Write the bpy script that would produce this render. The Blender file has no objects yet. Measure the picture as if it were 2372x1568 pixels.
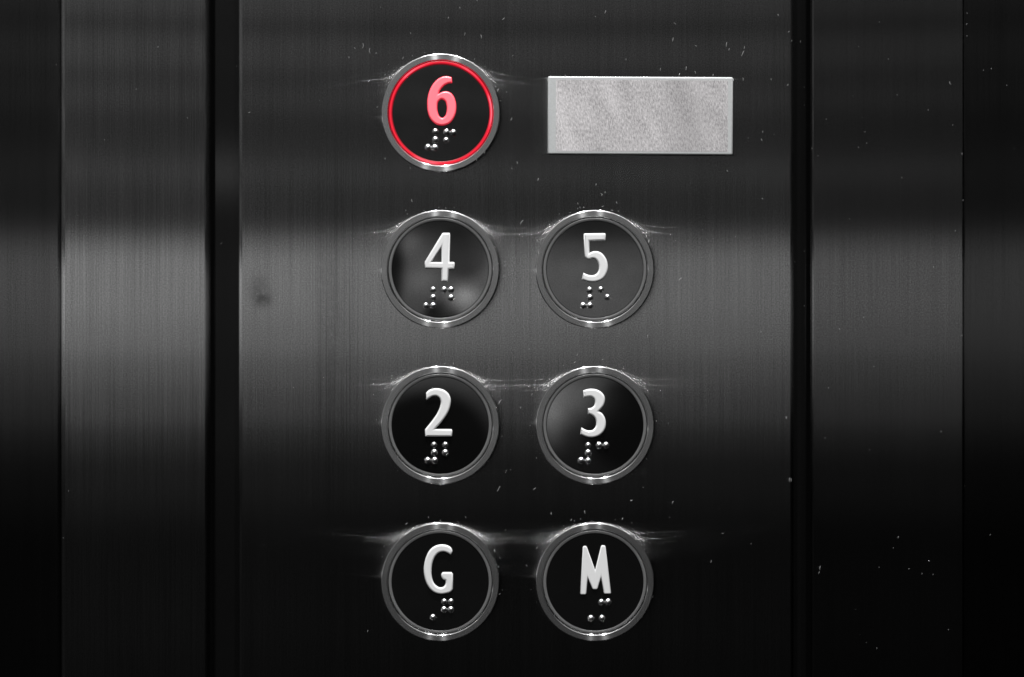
import bpy, bmesh, math, random
from mathutils import Vector
R = math.radians
sc = bpy.context.scene
C = sc.collection

# ------------------------------------------------------------------ camera
S = 0.0001465            # metres per unit of the drawing (bezel about 40 mm across)
W, H = 2371.0, 1568.0
D = 0.70                 # camera distance from the panel
cam_d = bpy.data.cameras.new("camera")
cam = bpy.data.objects.new("camera", cam_d); C.objects.link(cam)
cam.location = (0, -D, 0); cam.rotation_euler = (R(90), 0, 0)
cam_d.sensor_width = 36; cam_d.lens = 36 * D / (W * S)
cam_d.clip_start = 0.01; cam_d.clip_end = 50
cam_d.dof.use_dof = True; cam_d.dof.focus_distance = D - 0.0015; cam_d.dof.aperture_fstop = 20
sc.camera = cam
sc.render.resolution_x, sc.render.resolution_y = 1024, 677

sc.view_settings.view_transform = 'Standard'; sc.view_settings.look = 'None'
sc.view_settings.gamma = 1; sc.view_settings.exposure = 0
sc.view_settings.use_curve_mapping = False
try:
    sc.cycles.use_denoising = True
    sc.cycles.caustics_reflective = True
    sc.cycles.blur_glossy = 0.1
    sc.cycles.sample_clamp_indirect = 35.0
    sc.cycles.max_bounces = 8; sc.cycles.glossy_bounces = 6
except Exception:
    pass

# ------------------------------------------------------------------ node helper
class N:
    def __init__(self, tree): self.t = tree; self.n = tree.nodes; self.l = tree.links
    def node(self, typ, **kw):
        n = self.n.new(typ)
        for k, v in kw.items(): setattr(n, k, v)
        return n
    def put(self, sock, v):
        if isinstance(v, bpy.types.NodeSocket): self.l.new(v, sock)
        elif v is not None: sock.default_value = v
    def m(self, op, a, b=None, c=None, clamp=False):
        n = self.n.new('ShaderNodeMath'); n.operation = op; n.use_clamp = clamp
        self.put(n.inputs[0], a)
        if b is not None: self.put(n.inputs[1], b)
        if c is not None: self.put(n.inputs[2], c)
        return n.outputs[0]
    def ramp01(self, x, a, b, lo=0.0, hi=1.0, smooth=True):
        n = self.n.new('ShaderNodeMapRange')
        n.interpolation_type = 'SMOOTHSTEP' if smooth else 'LINEAR'
        self.put(n.inputs[0], x); n.inputs[1].default_value = a; n.inputs[2].default_value = b
        n.inputs[3].default_value = lo; n.inputs[4].default_value = hi
        return n.outputs[0]
    def blob(self, x, y, x0, y0, a, b):
        dx = self.m('DIVIDE', self.m('SUBTRACT', x, x0), a); dy = self.m('DIVIDE', self.m('SUBTRACT', y, y0), b)
        return self.m('EXPONENT', self.m('MULTIPLY', self.m('ADD', self.m('MULTIPLY', dx, dx), self.m('MULTIPLY', dy, dy)), -1.0))
    def grey(self, v):
        n = self.n.new('ShaderNodeCombineColor')
        for i in range(3): self.put(n.inputs[i], v)
        return n.outputs[0]

# ------------------------------------------------------------------ the lift car around the panel, as an environment
world = bpy.data.worlds.new("World"); sc.world = world; world.use_nodes = True
w = N(world.node_tree); w.n.clear()
tc = w.node('ShaderNodeTexCoord'); sx = w.node('ShaderNodeSeparateXYZ'); w.l.new(tc.outputs['Generated'], sx.inputs[0])
X, Y, Z = sx.outputs
back = w.m('MAXIMUM', w.m('MULTIPLY', Y, -1.0), 0.05)
K = D / S
U = w.m('MULTIPLY_ADD', w.m('DIVIDE', X, back), K, 1185.5)
V = w.m('MULTIPLY_ADD', w.m('DIVIDE', Z, back), -K, 784.0)
bands = [(-700, .030), (0, .049), (45, .045), (72, .025), (110, .047), (150, .047), (188, .030), (235, .040), (290, .026), (400, .031), (510, .030),
         (535, .050), (565, .125), (605, .198), (700, .186), (790, .146), (850, .092), (930, .058), (965, .050), (1000, .026), (1080, .012),
         (1250, .0050), (1420, .0050), (1568, .0040), (2200, .004)]
rp = w.node('ShaderNodeValToRGB'); cr = rp.color_ramp; cr.interpolation = 'EASE'
v0, v1 = bands[0][0], bands[-1][0]
while len(cr.elements) < len(bands): cr.elements.new(0.5)
for e, (v, val) in zip(cr.elements, bands):
    e.position = (v - v0) / (v1 - v0); e.color = (val, val, val, 1)
vz = w.m('MULTIPLY_ADD', Z, -K, 784.0)
w.l.new(w.m('DIVIDE', w.m('SUBTRACT', vz, float(v0)), float(v1 - v0), clamp=True), rp.inputs[0])
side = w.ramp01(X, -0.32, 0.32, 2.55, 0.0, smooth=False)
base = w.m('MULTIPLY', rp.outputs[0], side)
# dark and bright blobs painted into the environment, placed to mirror in caps and gaps
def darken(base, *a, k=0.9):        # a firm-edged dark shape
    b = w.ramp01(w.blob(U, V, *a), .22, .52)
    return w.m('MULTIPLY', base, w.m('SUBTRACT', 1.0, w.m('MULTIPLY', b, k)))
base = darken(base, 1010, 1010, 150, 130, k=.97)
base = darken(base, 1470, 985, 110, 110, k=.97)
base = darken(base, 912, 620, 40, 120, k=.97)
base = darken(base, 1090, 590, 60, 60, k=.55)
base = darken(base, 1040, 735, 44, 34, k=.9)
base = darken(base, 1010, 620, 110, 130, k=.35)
base = darken(base, 517, 720, 70, 270, k=.96)  # darkening added so both side gaps mirror no bright band
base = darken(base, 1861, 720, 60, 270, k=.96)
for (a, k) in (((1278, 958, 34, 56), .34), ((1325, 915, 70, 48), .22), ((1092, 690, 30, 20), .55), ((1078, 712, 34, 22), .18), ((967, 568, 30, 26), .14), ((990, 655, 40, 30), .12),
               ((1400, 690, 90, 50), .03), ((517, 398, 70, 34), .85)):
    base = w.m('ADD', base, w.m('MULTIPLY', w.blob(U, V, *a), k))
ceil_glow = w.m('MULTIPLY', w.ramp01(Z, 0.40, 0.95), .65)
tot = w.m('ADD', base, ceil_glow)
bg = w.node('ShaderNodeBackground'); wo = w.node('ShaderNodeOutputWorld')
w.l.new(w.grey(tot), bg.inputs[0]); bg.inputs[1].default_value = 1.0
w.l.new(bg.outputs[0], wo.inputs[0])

# ------------------------------------------------------------------ ceiling downlights of the car
def lamp(loc, size, power, target=(0, 0, 0)):
    d = bpy.data.lights.new("downlight", 'AREA'); d.shape = 'DISK'; d.size = size; d.energy = power
    o = bpy.data.objects.new("downlight", d); C.objects.link(o)
    o.location = loc
    o.rotation_euler = (Vector(target) - Vector(loc)).to_track_quat('-Z', 'Y').to_euler()
    return o
lamp((-0.16, -0.31, 1.25), 0.034, 16)
lamp((0.20, -0.31, 1.25), 0.034, 10)
lamp((-0.20, -1.15, 1.30), 0.08, 14)
lamp((0.22, -1.15, 1.30), 0.08, 11)

# ------------------------------------------------------------------ materials
def mat(name):
    m = bpy.data.materials.new(name); m.use_nodes = True
    k = N(m.node_tree); k.n.clear(); k.out = k.node('ShaderNodeOutputMaterial')
    return m, k
def px(u, v, y=0.0): return Vector(((u - W / 2) * S, y, (H / 2 - v) * S))

def brushed_panel(name, col, smudge=False, seed=0.0, alpha=.027, aniso=.918, streak=1.0):
    m, k = mat(name)
    geo = k.node('ShaderNodeNewGeometry'); s = k.node('ShaderNodeSeparateXYZ'); k.l.new(geo.outputs['Position'], s.inputs[0])
    x, y, z = s.outputs
    def noise(sx_, sz_, detail, off=0.0, rough=.5):
        c = k.node('ShaderNodeCombineXYZ')
        k.l.new(k.m('MULTIPLY', x, sx_), c.inputs[0]); k.l.new(k.m('MULTIPLY', z, sz_), c.inputs[2])
        c.inputs[1].default_value = off + seed
        n = k.node('ShaderNodeTexNoise'); n.inputs['Scale'].default_value = 1.0; n.inputs['Detail'].default_value = detail
        n.inputs['Roughness'].default_value = rough
        k.l.new(c.outputs[0], n.inputs['Vector']); return n.outputs[0]
    fine = noise(3200, 16, 3, 1.0, .7)       # hairlines of the brushing
    wide = noise(260, 4, 3, 5.0, .6)
    grain = noise(2200, 2200, 2, 9.0, .8)
    cloud = noise(26, 20, 4, 13.0, .55)
    f = k.m('ADD', k.m('MULTIPLY', k.m('SUBTRACT', fine, .5), .75 * streak), k.m('MULTIPLY', k.m('SUBTRACT', wide, .5), .30 * streak))
    f = k.m('ADD', f, k.m('MULTIPLY', k.m('SUBTRACT', grain, .5), 1.5))
    f = k.m('ADD', f, k.m('MULTIPLY', k.m('SUBTRACT', cloud, .5), .22))
    f = k.m('ADD', f, 1.0)
    u = k.m('MULTIPLY_ADD', x, 1 / S, 1185.5); v = k.m('MULTIPLY_ADD', z, -1 / S, 784.0)
    if smudge:      # a patch of heavier, darker scoring in the brushing
        sc_ = noise(1500, 9, 2, 21.0, .6)
        f = k.m('MULTIPLY', f, k.m('SUBTRACT', 1.0, k.m('MULTIPLY', k.ramp01(sc_, .48, .66), k.m('MULTIPLY', k.blob(u, v, 785, 800, 62, 330), .38))))
    if smudge:
        wn = noise(420, 420, 4, 30.0, .65)
        for (a, d) in (((609, 694, 19, 15), .62), ((599, 670, 23, 32), .36), ((770, 760, 26, 330), .20), ((742, 700, 7, 260), .14),
                       ((815, 820, 9, 220), .10), ((1420, 790, 120, 36), .12), ((905, 700, 60, 160), -.04)):
            b = k.m('MULTIPLY', k.blob(u, v, *a), k.m('MULTIPLY', k.ramp01(wn, .12, .62), d))
            f = k.m('MULTIPLY', f, k.m('SUBTRACT', 1.0, b))
    g = k.node('ShaderNodeBsdfAnisotropic'); g.distribution = 'GGX'
    k.l.new(k.grey(k.m('MULTIPLY', f, col)), g.inputs['Color'])
    g.inputs['Roughness'].default_value = math.sqrt(alpha); g.inputs['Anisotropy'].default_value = aniso
    t = k.node('ShaderNodeCombineXYZ'); t.inputs[2].default_value = 1.0
    k.l.new(t.outputs[0], g.inputs['Tangent'])
    k.l.new(g.outputs[0], k.out.inputs[0]); return m

def turned_metal(name, col, alpha=.028, aniso=.86):
    m, k = mat(name)
    tc = k.node('ShaderNodeTexCoord')
    cp = k.node('ShaderNodeVectorMath', operation='CROSS_PRODUCT'); k.l.new(tc.outputs['Object'], cp.inputs[0]); cp.inputs[1].default_value = (0, 1, 0)
    nz = k.node('ShaderNodeVectorMath', operation='NORMALIZE'); k.l.new(cp.outputs[0], nz.inputs[0])
    s = k.node('ShaderNodeSeparateXYZ'); k.l.new(tc.outputs['Object'], s.inputs[0])
    ang = k.m('ARCTAN2', s.outputs[2], s.outputs[0])
    oi = k.node('ShaderNodeObjectInfo')
    c = k.node('ShaderNodeCombineXYZ'); k.l.new(k.m('MULTIPLY', ang, 14.0), c.inputs[0])
    k.l.new(k.m('MULTIPLY', oi.outputs['Random'], 40.0), c.inputs[1])
    n = k.node('ShaderNodeTexNoise'); n.inputs['Scale'].default_value = 1.0; n.inputs['Detail'].default_value = 4
    k.l.new(c.outputs[0], n.inputs['Vector'])
    n2 = k.node('ShaderNodeTexNoise'); n2.inputs['Scale'].default_value = 2600; n2.inputs['Detail'].default_value = 2
    k.l.new(tc.outputs['Object'], n2.inputs['Vector'])
    f = k.m('ADD', k.m('ADD', k.m('MULTIPLY', k.m('SUBTRACT', n.outputs[0], .5), .5), k.m('MULTIPLY', k.m('SUBTRACT', n2.outputs[0], .5), .7)), 1.0)
    g = k.node('ShaderNodeBsdfAnisotropic'); g.distribution = 'GGX'
    sn = k.node('ShaderNodeSeparateXYZ'); k.l.new(tc.outputs['Normal'], sn.inputs[0])
    facing = k.ramp01(k.m('ABSOLUTE', sn.outputs[1]), .80, .99)
    k.l.new(k.grey(k.m('MULTIPLY', f, col)), g.inputs['Color'])
    k.l.new(k.m('MULTIPLY_ADD', facing, .06, math.sqrt(alpha)), g.inputs['Roughness'])
    k.l.new(k.m('MULTIPLY_ADD', facing, -.10, aniso), g.inputs['Anisotropy'])
    k.l.new(nz.outputs[0], g.inputs['Tangent'])
    g2 = k.node('ShaderNodeBsdfAnisotropic'); g2.distribution = 'GGX'; g2.inputs['Color'].default_value = (col, col, col, 1)
    g2.inputs['Roughness'].default_value = .25
    mx = k.node('ShaderNodeMixShader'); k.l.new(k.m('MULTIPLY_ADD', facing, .82, .04), mx.inputs[0])
    k.l.new(g.outputs[0], mx.inputs[1]); k.l.new(g2.outputs[0], mx.inputs[2]); k.l.new(mx.outputs[0], k.out.inputs[0]); return m

def principled(name, col, rough, metal=0.0, spec=.5, emit=None, es=0.0, coat=0.0, grain=0.0, gscale=2500, sss=0.0):
    m, k = mat(name)
    p = k.node('ShaderNodeBsdfPrincipled')
    p.inputs['Base Color'].default_value = (*col, 1); p.inputs['Roughness'].default_value = rough
    p.inputs['Metallic'].default_value = metal; p.inputs['Specular IOR Level'].default_value = spec
    p.inputs['Coat Weight'].default_value = coat; p.inputs['Coat Roughness'].default_value = .15
    if emit: p.inputs['Emission Color'].default_value = (*emit, 1); p.inputs['Emission Strength'].default_value = es
    if grain:
        tc = k.node('ShaderNodeTexCoord'); n = k.node('ShaderNodeTexNoise'); n.inputs['Scale'].default_value = gscale; n.inputs['Detail'].default_value = 3
        k.l.new(tc.outputs['Object'], n.inputs['Vector'])
        mx = k.node('ShaderNodeMix', data_type='RGBA'); mx.inputs[0].default_value = 1; mx.blend_type = 'MULTIPLY'
        mx.inputs[6].default_value = (*col, 1)
        k.l.new(k.grey(k.m('MULTIPLY_ADD', k.m('SUBTRACT', n.outputs[0], .5), grain, 1.0)), mx.inputs[7])
        k.l.new(mx.outputs[2], p.inputs['Base Color'])
    k.l.new(p.outputs[0], k.out.inputs[0]); return m

def glossy_cap(name):
    m, k = mat(name)
    tc = k.node('ShaderNodeTexCoord'); n = k.node('ShaderNodeTexNoise'); n.inputs['Scale'].default_value = 2600; n.inputs['Detail'].default_value = 2
    n3 = k.node('ShaderNodeTexNoise'); n3.inputs['Scale'].default_value = 120; n3.inputs['Detail'].default_value = 4
    geo = k.node('ShaderNodeNewGeometry')
    k.l.new(geo.outputs['Position'], n.inputs['Vector']); k.l.new(geo.outputs['Position'], n3.inputs['Vector'])
    f = k.m('ADD', k.m('MULTIPLY_ADD', k.m('SUBTRACT', n.outputs[0], .5), .8, 1.0), k.m('MULTIPLY', k.m('SUBTRACT', n3.outputs[0], .5), .5))
    g = k.node('ShaderNodeBsdfAnisotropic'); g.distribution = 'GGX'
    k.l.new(k.grey(k.m('MULTIPLY', f, .30)), g.inputs['Color']); g.inputs['Roughness'].default_value = .02
    d = k.node('ShaderNodeBsdfDiffuse'); d.inputs[0].default_value = (.003, .003, .003, 1)
    a = k.node('ShaderNodeAddShader'); k.l.new(g.outputs[0], a.inputs[0]); k.l.new(d.outputs[0], a.inputs[1])
    k.l.new(a.outputs[0], k.out.inputs[0]); return m

def lit_ring(name):
    m, k = mat(name)
    tc = k.node('ShaderNodeTexCoord'); s = k.node('ShaderNodeSeparateXYZ'); k.l.new(tc.outputs['Object'], s.inputs[0])
    r = k.m('DIVIDE', k.m('SQRT', k.m('ADD', k.m('MULTIPLY', s.outputs[0], s.outputs[0]), k.m('MULTIPLY', s.outputs[2], s.outputs[2]))), S)
    d = k.m('DIVIDE', k.m('SUBTRACT', r, 116.8), 2.7)
    core = k.m('EXPONENT', k.m('MULTIPLY', k.m('MULTIPLY', d, d), -1.0))
    n = k.node('ShaderNodeTexNoise'); n.inputs['Scale'].default_value = 90; n.inputs['Detail'].default_value = 2; k.l.new(tc.outputs['Object'], n.inputs['Vector'])
    uneven = k.ramp01(n.outputs[0], .35, .65, .8, 1.25)
    mx = k.node('ShaderNodeMix', data_type='RGBA'); k.l.new(k.m('MULTIPLY', k.m('MULTIPLY', core, core), k.ramp01(n.outputs[0], .48, .68)), mx.inputs[0])
    mx.inputs[6].default_value = (1, .008, .035, 1); mx.inputs[7].default_value = (1, .16, .22, 1)
    p = k.node('ShaderNodeBsdfPrincipled'); p.inputs['Base Color'].default_value = (.16, .01, .015, 1); p.inputs['Roughness'].default_value = .3
    k.l.new(mx.outputs[2], p.inputs['Emission Color'])
    k.l.new(k.m('MULTIPLY', k.m('MULTIPLY_ADD', core, .85, .13), uneven), p.inputs['Emission Strength'])
    k.l.new(p.outputs[0], k.out.inputs[0]); return m

def lit_numeral(name):
    m, k = mat(name)
    tc = k.node('ShaderNodeTexCoord'); s = k.node('ShaderNodeSeparateXYZ'); k.l.new(tc.outputs['Normal'], s.inputs[0])
    edge = k.ramp01(k.m('ABSOLUTE', s.outputs[1]), .97, .45)
    mx = k.node('ShaderNodeMix', data_type='RGBA'); k.l.new(edge, mx.inputs[0])
    mx.inputs[6].default_value = (.86, .21, .25, 1); mx.inputs[7].default_value = (.75, .03, .05, 1)
    p = k.node('ShaderNodeBsdfPrincipled'); p.inputs['Roughness'].default_value = .34; p.inputs['Specular IOR Level'].default_value = .9
    k.l.new(mx.outputs[2], p.inputs['Base Color'])
    p.inputs['Emission Color'].default_value = (1, .02, .06, 1); p.inputs['Emission Strength'].default_value = .40
    k.l.new(p.outputs[0], k.out.inputs[0]); return m

def screen_mat(name):
    m, k = mat(name)
    geo = k.node('ShaderNodeNewGeometry'); s = k.node('ShaderNodeSeparateXYZ'); k.l.new(geo.outputs['Position'], s.inputs[0])
    x, y, z = s.outputs
    def noise(a, b, det, off, shear=0.0, rough=.5):
        c = k.node('ShaderNodeCombineXYZ')
        xx = k.m('ADD', x, k.m('MULTIPLY', z, shear))
        k.l.new(k.m('MULTIPLY', xx, a), c.inputs[0]); k.l.new(k.m('MULTIPLY', z, b), c.inputs[2]); c.inputs[1].default_value = off
        n = k.node('ShaderNodeTexNoise'); n.inputs['Scale'].default_value = 1.0; n.inputs['Detail'].default_value = det; n.inputs['Roughness'].default_value = rough
        k.l.new(c.outputs[0], n.inputs['Vector']); return k.m('SUBTRACT', n.outputs[0], .5)
    f = k.m('ADD', k.m('MULTIPLY', noise(2300, 850, 2, 2.0, .15, .75), 2.2), k.m('MULTIPLY', noise(150, 40, 3, 4.0, .35), .7))
    f = k.m('ADD', k.m('ADD', f, k.m('MULTIPLY', noise(70, 45, 3, 7.0, .5), .8)), 1.0)
    u = k.m('MULTIPLY_ADD', x, 1 / S, 1185.5)
    f = k.m('MULTIPLY', f, k.m('SUBTRACT', 1.0, k.m('MULTIPLY', k.blob(u, z, 1590, .056, 55, .2), .26)))
    p = k.node('ShaderNodeBsdfPrincipled'); p.inputs['Roughness'].default_value = .45
    tint = k.node('ShaderNodeMix', data_type='RGBA'); tint.blend_type = 'MULTIPLY'; tint.inputs[0].default_value = 1
    tint.inputs[6].default_value = (1.0, .965, .975, 1); k.l.new(k.grey(k.m('MULTIPLY', f, .43)), tint.inputs[7])
    k.l.new(tint.outputs[2], p.inputs['Base Color'])
    k.l.new(p.outputs[0], k.out.inputs[0]); return m

M_panel = brushed_panel('brushed_steel', .60, smudge=True)
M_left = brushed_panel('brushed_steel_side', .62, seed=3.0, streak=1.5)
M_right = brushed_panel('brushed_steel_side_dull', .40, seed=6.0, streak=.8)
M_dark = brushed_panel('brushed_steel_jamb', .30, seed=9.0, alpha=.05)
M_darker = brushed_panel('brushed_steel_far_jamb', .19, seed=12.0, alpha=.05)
M_recess = principled('black_channel', (.066, .066, .066), .075, spec=.5, metal=.94, grain=.5)
M_bezel = turned_metal('turned_steel', .97)
M_halo = principled('smoky_light_ring', (.12, .12, .12), .34, spec=.7, coat=.3, grain=.5)
M_halo_lit = lit_ring('lit_red_ring')
M_cap = glossy_cap('gloss_black_cap')
M_back = principled('black_plastic', (.006, .006, .006), .5)
M_white = principled('white_plastic', (.70, .70, .70), .42, spec=.35, grain=.10)
M_pink = lit_numeral('white_plastic_lit_red')
M_dot = principled('polished_steel_bead', (.75, .75, .75), .27, metal=1.0)
M_frame = principled('satin_frame', (.42, .43, .43), .36, spec=.6, grain=.3)
M_screen = screen_mat('frosted_screen')
M_dust = principled('pale_lint', (.26, .26, .26), .8)

# ------------------------------------------------------------------ mesh helpers
def link(name, me, m, parent=None, loc=None):
    me.materials.clear(); me.materials.append(m)
    o = bpy.data.objects.new(name, me); C.objects.link(o)
    if parent: o.parent = parent
    if loc is not None: o.location = loc
    return o
def tag(o, label=None, cat=None, group=None, kind=None):
    if label: o['label'] = label
    if cat: o['category'] = cat
    if group: o['group'] = group
    if kind: o['kind'] = kind
    return o
def smooth(me, ang=35):
    for p in me.polygons: p.use_smooth = True
    me.set_sharp_from_angle(angle=R(ang))
    for p in me.polygons: p.use_smooth = abs(p.normal.y) < .9999
def box_mesh(name, u0, u1, v0, v1, yf, yb, bev=0.0, seg=4, center=None):
    a, b = px(u0, v0), px(u1, v1); c = center or Vector((0, 0, 0))
    bm = bmesh.new(); bmesh.ops.create_cube(bm, size=1)
    for vt in bm.verts:
        vt.co = Vector((a.x if vt.co.x < 0 else b.x, yf if vt.co.y < 0 else yb, b.z if vt.co.z < 0 else a.z)) - c
    if bev: bmesh.ops.bevel(bm, geom=list(bm.edges), offset=bev, segments=seg, profile=.5, affect='EDGES')
    me = bpy.data.meshes.new(name); bm.to_mesh(me); bm.free(); smooth(me); return me
def lathe(name, prof, seg=160, ang=35):
    bm = bmesh.new(); rings = []
    for (r, h) in prof:
        if r <= 1e-6: rings.append([bm.verts.new((0, -h * S, 0))])
        else: rings.append([bm.verts.new((r * S * math.cos(2 * math.pi * i / seg), -h * S, r * S * math.sin(2 * math.pi * i / seg))) for i in range(seg)])
    for A, B in zip(rings, rings[1:]):
        for i in range(seg):
            j = (i + 1) % seg
            if len(A) == 1 and len(B) == 1: continue
            if len(A) == 1: bm.faces.new((A[0], B[i], B[j]))
            elif len(B) == 1: bm.faces.new((A[i], A[j], B[0]))
            else: bm.faces.new((A[i], A[j], B[j], B[i]))
    bmesh.ops.recalc_face_normals(bm, faces=bm.faces)
    me = bpy.data.meshes.new(name); bm.to_mesh(me); bm.free(); smooth(me, ang); return me

# ------------------------------------------------------------------ setting
wall = link('wall', box_mesh('wall', -1600, 3970, -1500, 3000, .0118, .020), M_recess); tag(wall, kind='structure')
def panel(name, u0, u1, yf, m, label, cat, bev, group=None):
    o = link(name, box_mesh(name, u0, u1, -1400, 2900, yf, yf + .0042, min(bev, .002), 5), m)
    tag(o, label, cat, group); return o
panel('control_panel', 552, 1838.5, 0.0, M_panel, 'wide brushed steel control panel carrying the buttons and blank display', 'control panel', .0013)
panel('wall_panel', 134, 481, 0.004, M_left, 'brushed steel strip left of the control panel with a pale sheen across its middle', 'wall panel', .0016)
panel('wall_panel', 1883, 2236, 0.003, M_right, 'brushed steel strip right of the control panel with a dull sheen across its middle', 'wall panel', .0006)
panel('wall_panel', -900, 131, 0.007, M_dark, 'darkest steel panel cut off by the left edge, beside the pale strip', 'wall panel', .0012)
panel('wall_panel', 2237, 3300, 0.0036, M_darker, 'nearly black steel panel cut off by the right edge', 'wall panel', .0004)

# ------------------------------------------------------------------ numerals traced from the photograph, one outline each
def smooth_loop(pts, n=6):
    P = [(p[0], p[1]) for p in pts]; corner = [len(p) > 2 for p in pts]; L = len(P); out = []
    for i in range(L):
        p0, p1, p2, p3 = P[i - 1], P[i], P[(i + 1) % L], P[(i + 2) % L]
        if corner[i] and corner[(i + 1) % L]:
            out.append(p1); continue
        d12 = math.hypot(p2[0] - p1[0], p2[1] - p1[1])
        def tan(a, b, c):
            d1 = math.hypot(b[0] - a[0], b[1] - a[1]) or 1; d2 = math.hypot(c[0] - b[0], c[1] - b[1]) or 1
            tx = (b[0] - a[0]) / d1 * d2 + (c[0] - b[0]) / d2 * d1; ty = (b[1] - a[1]) / d1 * d2 + (c[1] - b[1]) / d2 * d1
            return (tx / (d1 + d2) * d12, ty / (d1 + d2) * d12)
        t2 = tan(p1, p2, p3); t1 = tan(p0, p1, p2)
        if corner[i]: t1 = ((p2[0] - p1[0]) * 1.5 - t2[0] * .5, (p2[1] - p1[1]) * 1.5 - t2[1] * .5)
        if corner[(i + 1) % L]: t2 = ((p2[0] - p1[0]) * 1.5 - t1[0] * .5, (p2[1] - p1[1]) * 1.5 - t1[1] * .5)
        for k in range(n):
            t = k / n; h1 = 2*t**3 - 3*t**2 + 1; h2 = t**3 - 2*t**2 + t; h3 = -2*t**3 + 3*t**2; h4 = t**3 - t**2
            out.append((h1*p1[0] + h2*t1[0] + h3*p2[0] + h4*t2[0], h1*p1[1] + h2*t1[1] + h3*p2[1] + h4*t2[1]))
    return out
c = 'c'
GLYPH = {
 '6': [[(945,388,c),(950,450,c),(900,458),(858,480),(825,515),(803,550),(797,572,c),(840,552),(885,547),(930,562),(968,605),(990,665),(997,730),(988,800),
        (965,855),(925,905),(880,928),(830,936),(775,925),(725,890),(690,840),(671,780),(664,700),(669,620),(690,540),(722,475),(775,415),(830,382),(890,373)],
       [(830,635),(866,655),(886,710),(886,775),(868,828),(835,850),(803,828),(786,785),(780,725),(790,665)]],
 '4': [[(822,378,c),(893,378,c),(901,388,c),(896,702,c),(943,702,c),(952,712,c),(950,775,c),(942,783,c),(888,783,c),(882,908,c),(872,920,c),(808,920,c),(801,910,c),
        (806,775,c),(630,775,c),(619,765,c),(620,698,c),(808,392,c)],
       [(806,530,c),(806,704,c),(690,704,c)]],
 '5': [[(668,384,c),(893,382,c),(902,390,c),(902,460,c),(895,467,c),(722,467,c),(722,603,c),(757,586),(803,582),(853,600),(895,645),(920,700),(927,770),(912,830),(875,885),
        (820,915),(765,925),(700,918),(638,895,c),(655,820,c),(700,842),(750,850),(790,840),(820,805),(828,760),(820,715),(800,680),(770,662),(740,666),(715,674,c),(690,664),(668,640,c),(659,392,c)]],
 '2': [[(635,428,c),(670,396),(720,380),(780,380),(840,400),(885,440),(908,500),(905,560),(885,630),(845,700),(790,770),(730,832,c),(915,832,c),(925,845,c),(924,908,c),
        (915,916,c),(628,916,c),(623,905,c),(624,833,c),(672,775),(722,710),(765,642),(790,580),(798,530),(785,490),(750,464),(710,466),(672,485),(640,508,c)]],
 '3': [[(652,402,c),(700,388),(750,383),(810,395),(860,425),(890,470),(893,520),(878,570),(845,610),(822,633,c),(862,657),(893,705),(904,760),(897,820),(865,875),(810,912),
        (750,925),(690,918),(621,886,c),(633,812,c),(672,835),(715,848),(760,840),(790,805),(797,755),(782,705),(750,675),(706,662,c),(705,600,c),(742,595),(770,575),(783,535),(775,497),(745,472),(700,472),(657,482,c)]],
 'G': [[(928,462,c),(908,502,c),(870,478),(825,466),(780,476),(745,507),(716,560),(698,630),(694,700),(701,760),(722,815),(760,853),(800,865),(835,850),(851,820),(851,785,c),
        (822,770),(806,745),(806,712),(822,694,c),(915,694,c),(932,712,c),(932,880,c),(915,908),(860,930),(800,938),(740,925),(690,892),(645,830),(618,750),(609,670),(616,595),(637,520),(667,460),(712,415),(770,390),(825,387),(875,397),(915,425)]],
 'M': [[(660,403,c),(682,403,c),(694,415,c),(786,672,c),(852,405,c),(862,396,c),(890,396,c),(900,408,c),(963,922,c),(955,934,c),(893,934,c),(882,924,c),(852,740,c),(814,872,c),
        (804,884,c),(764,884,c),(754,874,c),(702,745,c),(688,928,c),(678,942,c),(628,942,c),(619,930,c),(650,415,c)]],
}
DOTS = {
 '6': [(758,1008),(883,1013),(962,1017),(757,1100),(880,1105),(672,1186),(750,1191)],
 '4': [(712,1010),(835,1010),(912,1010),(712,1097),(912,1100),(632,1186),(712,1186)],
 '5': [(725,1014),(848,1008),(728,1098),(922,1093),(652,1186),(728,1186)],
 '2': [(722,1008),(848,1008),(725,1092),(848,1094),(652,1180),(730,1180)],
 '3': [(708,1014),(830,1012),(907,1012),(708,1096),(630,1182),(708,1184)],
 'G': [(835,1022),(910,1022),(833,1110),(910,1110),(710,1196)],
 'M': [(855,1030),(930,1028),(738,1208),(862,1206)],
}
ORIGIN = {'6': (1020,120,4.1275), '4': (1020,550,4.02), '5': (1450,550,4.02), '2': (1020,980,4.02), '3': (1450,980,4.02), 'G': (1020,1410,4.02), 'M': (1450,1410,4.02)}
CENTRE = {'6': (1021,262.5), '4': (1019.5,624), '5': (1377,624), '2': (1019.5,984.5), '3': (1377,984.5), 'G': (1019.5,1346.5), 'M': (1377,1346.5)}
VS = 2371 / 2831
def to_view(ch, p):
    ox, oy, s = ORIGIN[ch]; return ((ox + p[0] / s) * VS, (oy + p[1] / s) * VS)
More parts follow.
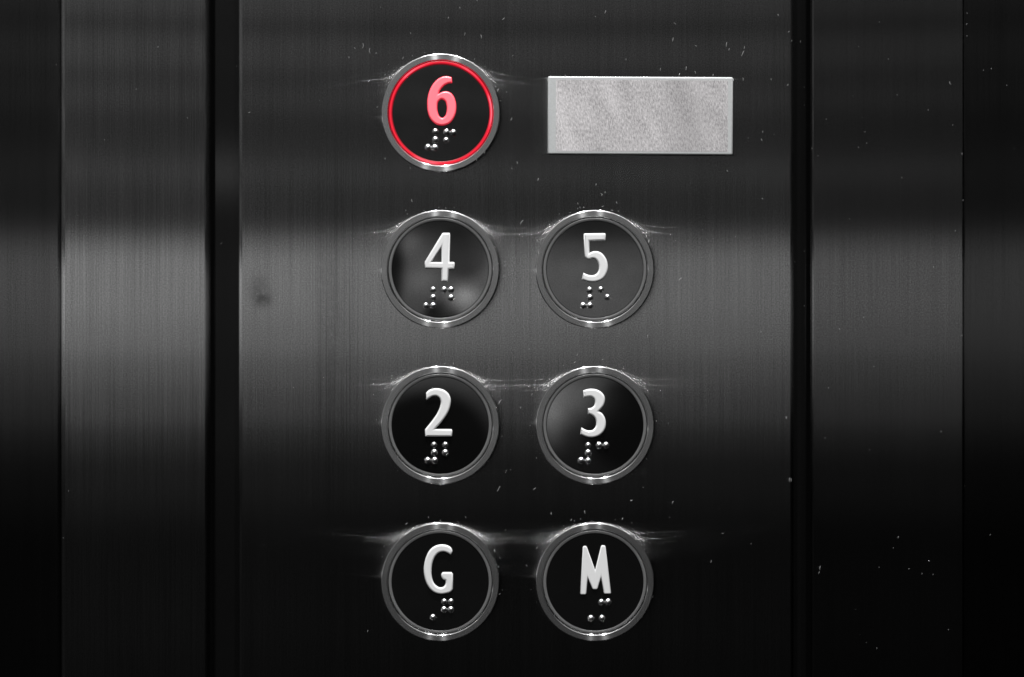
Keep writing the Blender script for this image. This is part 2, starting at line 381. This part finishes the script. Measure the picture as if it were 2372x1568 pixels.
# raised parts sit nearer the lens, so they are set a little nearer the axis to keep their place
def local(ch, p, h):
    u, v = to_view(ch, p); k = 1 - h * S / D; cu, cv = CENTRE[ch]
    return ((W/2 + (u - W/2) * k - cu) * S, (cv - (H/2 + (v - H/2) * k)) * S)
FACE_H = 10.5
def glyph_mesh(ch):
    cu = bpy.data.curves.new('numeral', 'CURVE'); cu.dimensions = '2D'; cu.fill_mode = 'BOTH'
    for loop in GLYPH[ch]:
        pts = [local(ch, p, FACE_H + 4) for p in smooth_loop(loop)]
        sp = cu.splines.new('POLY'); sp.points.add(len(pts) - 1); sp.use_cyclic_u = True
        for q, (x, z) in zip(sp.points, pts): q.co = (x, z, 0, 1)
    cu.extrude = 1.2 * S; bd = 2.6 if ch == 'M' else 4.4
    cu.bevel_depth = bd * S; cu.bevel_resolution = 5; cu.offset = -(bd - .2) * S
    o = bpy.data.objects.new('tmp', cu); C.objects.link(o)
    bpy.context.view_layer.update()
    me = bpy.data.meshes.new_from_object(o.evaluated_get(bpy.context.evaluated_depsgraph_get()))
    bpy.data.objects.remove(o)
    for v in me.vertices:
        x, y, z = v.co; v.co = (x, -(z + (FACE_H - 0.6) * S), y)
    me.update(); me.name = 'numeral'
    bm = bmesh.new(); bm.from_mesh(me); bmesh.ops.remove_doubles(bm, verts=bm.verts, dist=1e-7)
    bmesh.ops.recalc_face_normals(bm, faces=bm.faces); bm.to_mesh(me); bm.free()
    smooth(me, 50); return me

def arc(cx, ch_, r, a0, a1, n): return [(cx + r * math.cos(R(a0 + (a1 - a0) * i / n)), ch_ + r * math.sin(R(a0 + (a1 - a0) * i / n))) for i in range(n + 1)]
bezel_me = lathe('bezel', [(136.8, 0), (136.8, 10.4)] + arc(134.6, 10.8, 2.2, 8, 90, 7) + [(123.4, 13.0), (123.0, 12.8), (121.4, 10.6), (121.2, 10.0), (121.2, 0.5)], 192, 40)
halo_me = lathe('halo_ring', [(119.6, 1.6), (119.6, 8.0)] + arc(117.6, 8.2, 1.9, 10, 80, 4) + [(114.8, 10.4)] + arc(113.7, 8.6, 1.4, 90, 170, 4) + [(112.3, 1.6)], 160, 50)
halo_lit_me = lathe('halo_ring', [(120.3, 1.6), (120.3, 8.0)] + arc(118.3, 8.4, 2.0, 10, 80, 4) + [(114.5, 10.6)] + arc(113.6, 8.8, 1.5, 90, 170, 4) + [(112.0, 1.6)], 160, 50)
cap_me = lathe('button_cap', [(0, FACE_H), (111.2, FACE_H), (111.2, 1.6)], 160, 60)
back_me = lathe('backing', [(0, 1.5), (121.0, 1.5), (121.0, .5)], 96)
dot_me = lathe('braille_dot', [(7.7, -.4), (7.7, .4)] + [(9.6 * math.sin(R(a)), 9.6 * math.cos(R(a)) - 5.3) for a in (52, 46, 40, 34, 28, 22, 16, 10, 5)] + [(0, 4.3)], 40, 70)
PLACE = {
 '6': 'lit button with a glowing red ring and pink numeral 6, beside the blank display',
 '4': 'unlit round button with raised white numeral 4 and a blotchy grey reflection on its cap',
 '5': 'unlit round button with raised white numeral 5 on an evenly grey cap',
 '2': 'unlit round button with raised white numeral 2 on a black cap',
 '3': 'unlit round button with raised white numeral 3 and a grey sheen on half its cap',
 'G': 'unlit round button with raised white letter G on a black cap',
 'M': 'unlit round button with raised white letter M on a black cap',
}
rnd = random.Random(5)
for ch in '6452' + '3GM':
    cu_, cv_ = CENTRE[ch]
    root = bpy.data.objects.new('lift_button', None); C.objects.link(root); root.location = px(cu_, cv_); root.empty_display_size = .01
    tag(root, PLACE[ch], 'lift button', 'round lift buttons on the control panel')
    lit = ch == '6'
    b = link('bezel', bezel_me.copy(), M_bezel, root)
    hr = link('halo_ring', (halo_lit_me if lit else halo_me).copy(), M_halo_lit if lit else M_halo, root)
    link('backing', back_me.copy(), M_back, root)
    cap = link('button_cap', cap_me.copy(), M_cap, root)
    cap.rotation_euler = (R(rnd.uniform(-.12, .12)), 0, R(rnd.uniform(-.12, .12)))
    nm = link('numeral', glyph_mesh(ch), M_pink if lit else M_white, root)
    if ch in 'GM': nm.name = 'letter'
    if lit: hr['label'] = 'glowing red ring'; nm['label'] = 'pink lit numeral 6'
    for p in DOTS[ch]:
        x, z = local(ch, p, FACE_H + 3)
        d = link('braille_dot', dot_me.copy(), M_dot, root, (x, -FACE_H * S, z))
        k = rnd.uniform(.94, 1.04); d.scale = (k, 1, k)

# ------------------------------------------------------------------ blank display plate beside the top button
DU, DV = 1481.5, 269.5
disp = bpy.data.objects.new('floor_display', None); C.objects.link(disp); disp.location = px(DU, DV); disp.empty_display_size = .01
tag(disp, 'blank pale rectangular display plate right of the lit button', 'display')
cc = px(DU, DV)
link('frame', box_mesh('frame', 1268, 1696, 179.0, 359.5, -.0018, .0, .0006, 4, cc), M_frame, disp)
link('screen', box_mesh('screen', 1287, 1684, 187, 352, -.00183, -.0012, .00002, 1, cc), M_screen, disp)
disp.rotation_euler = (0, R(.28), 0)

# ------------------------------------------------------------------ dust and lint caught on the steel
def Zm(ox, oy, s, L): return [((ox + q[0] / s) * VS, (oy + q[1] / s) * VS, q[2] if len(q) > 2 else 1.0) for q in L]
spots = []
spots += Zm(900, 0, 1.8246, [(677,40),(620,90,1.2),(897,95,2.2),(1410,60,2),(430,168),(785,185,2.2),(702,172,1.5),(185,230,2.6),(225,255,2.6),(255,268),(148,243),(390,293,1.4),(118,290),
  (1762,120,1.2),(1752,200,2.8),(1868,232,1.3),(2025,225,2.6),(2112,240,1.3),(2105,270,4.2),(2035,250,1.4),(1690,350,1.3),(1820,345,2),(1785,375,1.2),(1865,365,1.6),(1955,380,1.2),(2105,400,1.8),
  (1515,300),(913,465),(872,455,1.8),(937,600,1.8),(968,820,1.2),(940,850),(1072,905,1.3),(2027,862,1.3),(2200,705,1.8),(2205,665),(300,800),(300,378),(1210,380),(2247,400),(2332,428),(1365,930),
  (1410,970),(1393,985),(435,1012,1.6),(765,3),(2282,75)])
spots += Zm(1380, 480, 2.893, [(312,45,1.2),(775,88),(820,165,1.4),(847,150),(628,240,1.2),(940,232),(828,262,1.5),(185,390,3),(372,465),(305,535,1.8),(1148,478,1.4),(1195,540,2.6),(45,705),
  (1218,730,1.5),(1450,842,1.9),(1190,1305,2),(240,1405),(625,1450,1.6),(2095,1265),(2105,200),(40,820)])
spots += Zm(1380, 980, 2.893, [(605,62,1.2),(995,115,1.2),(1150,250,1.3),(1172,248,1.7),(263,320,1.4),(172,425),(10,380,3.2),(57,930),(285,1075,1.5),(5,1060),(1178,835,1.2),(2300,505,1.8),
  (2330,1005,2.2),(415,1272,1.5),(985,1315,1.5),(1057,1167,1.4),(1390,1185,1.5),(575,1325,1.2),(687,1260,2)])
spots += Zm(900, 1330, 1.8246, [(870,40,3),(1055,40,1.5),(1138,163,1.1),(1240,195,1.2),(1497,190,1.2),(1943,405,1.8),(1543,98),(2003,265),(408,215,1.4),(707,183,1.3),(520,183),(295,330),(360,305,1.4),
  (1067,337,1.3),(1013,427,1.2),(878,570,1.3),(908,247),(853,352,1.5),(213,757),(735,762)])
spots += Zm(2131, 0, 1.676, [(35,70,1.2),(83,147),(98,190),(160,170,2),(510,96,1.5),(413,210),(552,268,1.2),(178,385),(178,470),(263,548,1.2),(413,680),(452,660),(444,608),(197,684,1.2),(225,718),
  (615,820,1.4),(738,506,1.5),(852,576,1.2),(593,435),(840,380,4.2),(997,320,1.3),(1105,390,1.4),(1033,312,1.2),(1140,685,1.2),(895,710,2),(900,925,1.2),(863,1068,1.4),(763,1236,1.5),(438,1470),
  (325,1525,1.6),(895,1555,1.6),(920,55,1.6),(918,105,1.8),(920,160,1.2),(372,1012),(78,393,1.2),(118,1215,1.4),(133,1207),(178,1158),(178,1415)])
spots += Zm(2131, 936, 1.676, [(797,433,2),(598,925,2.6),(742,1035,1.3),(708,1095,1.3),(648,1072,1.3),(760,1098),(832,1355,1.2),(450,1415),(498,1442,1.4),(465,518,1.4),(258,463,1.2),(273,230,1.2),
  (485,130),(90,655,2.2),(72,367,1.4),(230,1090,2.6),(235,1068,4),(1028,915,1.2),(115,215,1.3),(575,975),(510,1065)])
spots += Zm(0, 0, 1.676, [(723,210,1.7),(621,407),(860,541,1.2),(473,643),(240,287,1.2),(1075,287,1.2),(1155,521,1.3),(1003,1120,2),(815,1240)])
spots += Zm(0, 936, 1.676, [(306,711,1.3),(281,930,1.4)])
dr = random.Random(11)
for ch, (a, b) in CENTRE.items():      # lint swept up against the rims
    for i in range(12):
        t = dr.gauss(90, 55); rr = 139 + abs(dr.gauss(0, 9))
        spots.append((a + rr * math.cos(R(t)), b - rr * math.sin(R(t)), dr.uniform(.35, .95)))
for i in range(25): spots.append((dr.uniform(560, 2360), dr.uniform(0, 1560), dr.uniform(.3, .6)))
bm = bmesh.new()
def depth_at(u):
    if 552 < u < 1838: return 0.0
    if 134 < u < 481: return .004
    if 1883 < u < 2236: return .003
    if u <= 134: return .007
    if u >= 2236: return .0036
    return .0118
for (u, v, size) in spots:
    if u > 1840 or u < 552: size *= .55
    if any(math.hypot(u - a, v - b) < 137.5 for a, b in CENTRE.values()): continue
    if 1264 < u < 1700 and 176 < v < 363: continue
    ln = size * dr.uniform(3.2, 5.0) * S; rad = (.30 + .17 * min(size, 2)) * S
    ang = R(dr.gauss(80, 30)); bend = dr.uniform(-1, 1) * (1.3 if size > 1.6 else .5)
    nseg = 7 if size > 1.6 else 3
    y = depth_at(u) - rad * .8
    if y > .0108: y = .0117 - rad
    p = px(u, v); pts = []
    cx_, cz_ = p.x - math.cos(ang) * ln / 2, p.z - math.sin(ang) * ln / 2; a_ = ang - bend / 2
    for i in range(nseg + 1):
        pts.append(Vector((cx_, y - rad * .6 * math.sin(math.pi * i / nseg), cz_)))
        cx_ += math.cos(a_) * ln / nseg; cz_ += math.sin(a_) * ln / nseg; a_ += bend / nseg * (1 + .6 * dr.uniform(-1, 1))
    prev = None
    for i, q in enumerate(pts):
        d = (pts[min(i + 1, nseg)] - pts[max(i - 1, 0)]).normalized(); sd = d.cross(Vector((0, 1, 0))).normalized()
        r_ = rad * (.35 + .65 * math.sin(math.pi * (i + .5) / (nseg + 1))) * dr.uniform(.75, 1.2)
        ring = [bm.verts.new(q + sd * math.cos(t) * r_ + Vector((0, 1, 0)) * math.sin(t) * r_) for t in (0, 1.2566, 2.5133, 3.7699, 5.0265)]
        if prev:
            for j in range(5): bm.faces.new((prev[j], prev[(j + 1) % 5], ring[(j + 1) % 5], ring[j]))
        else: bm.faces.new(ring[::-1])
        prev = ring
    bm.faces.new(prev)
bmesh.ops.recalc_face_normals(bm, faces=bm.faces)
me = bpy.data.meshes.new('dust'); bm.to_mesh(me); bm.free()
dust = link('dust', me, M_dust)
tag(dust, 'specks of pale dust and lint clinging to the steel around the buttons', 'dust', kind='stuff')
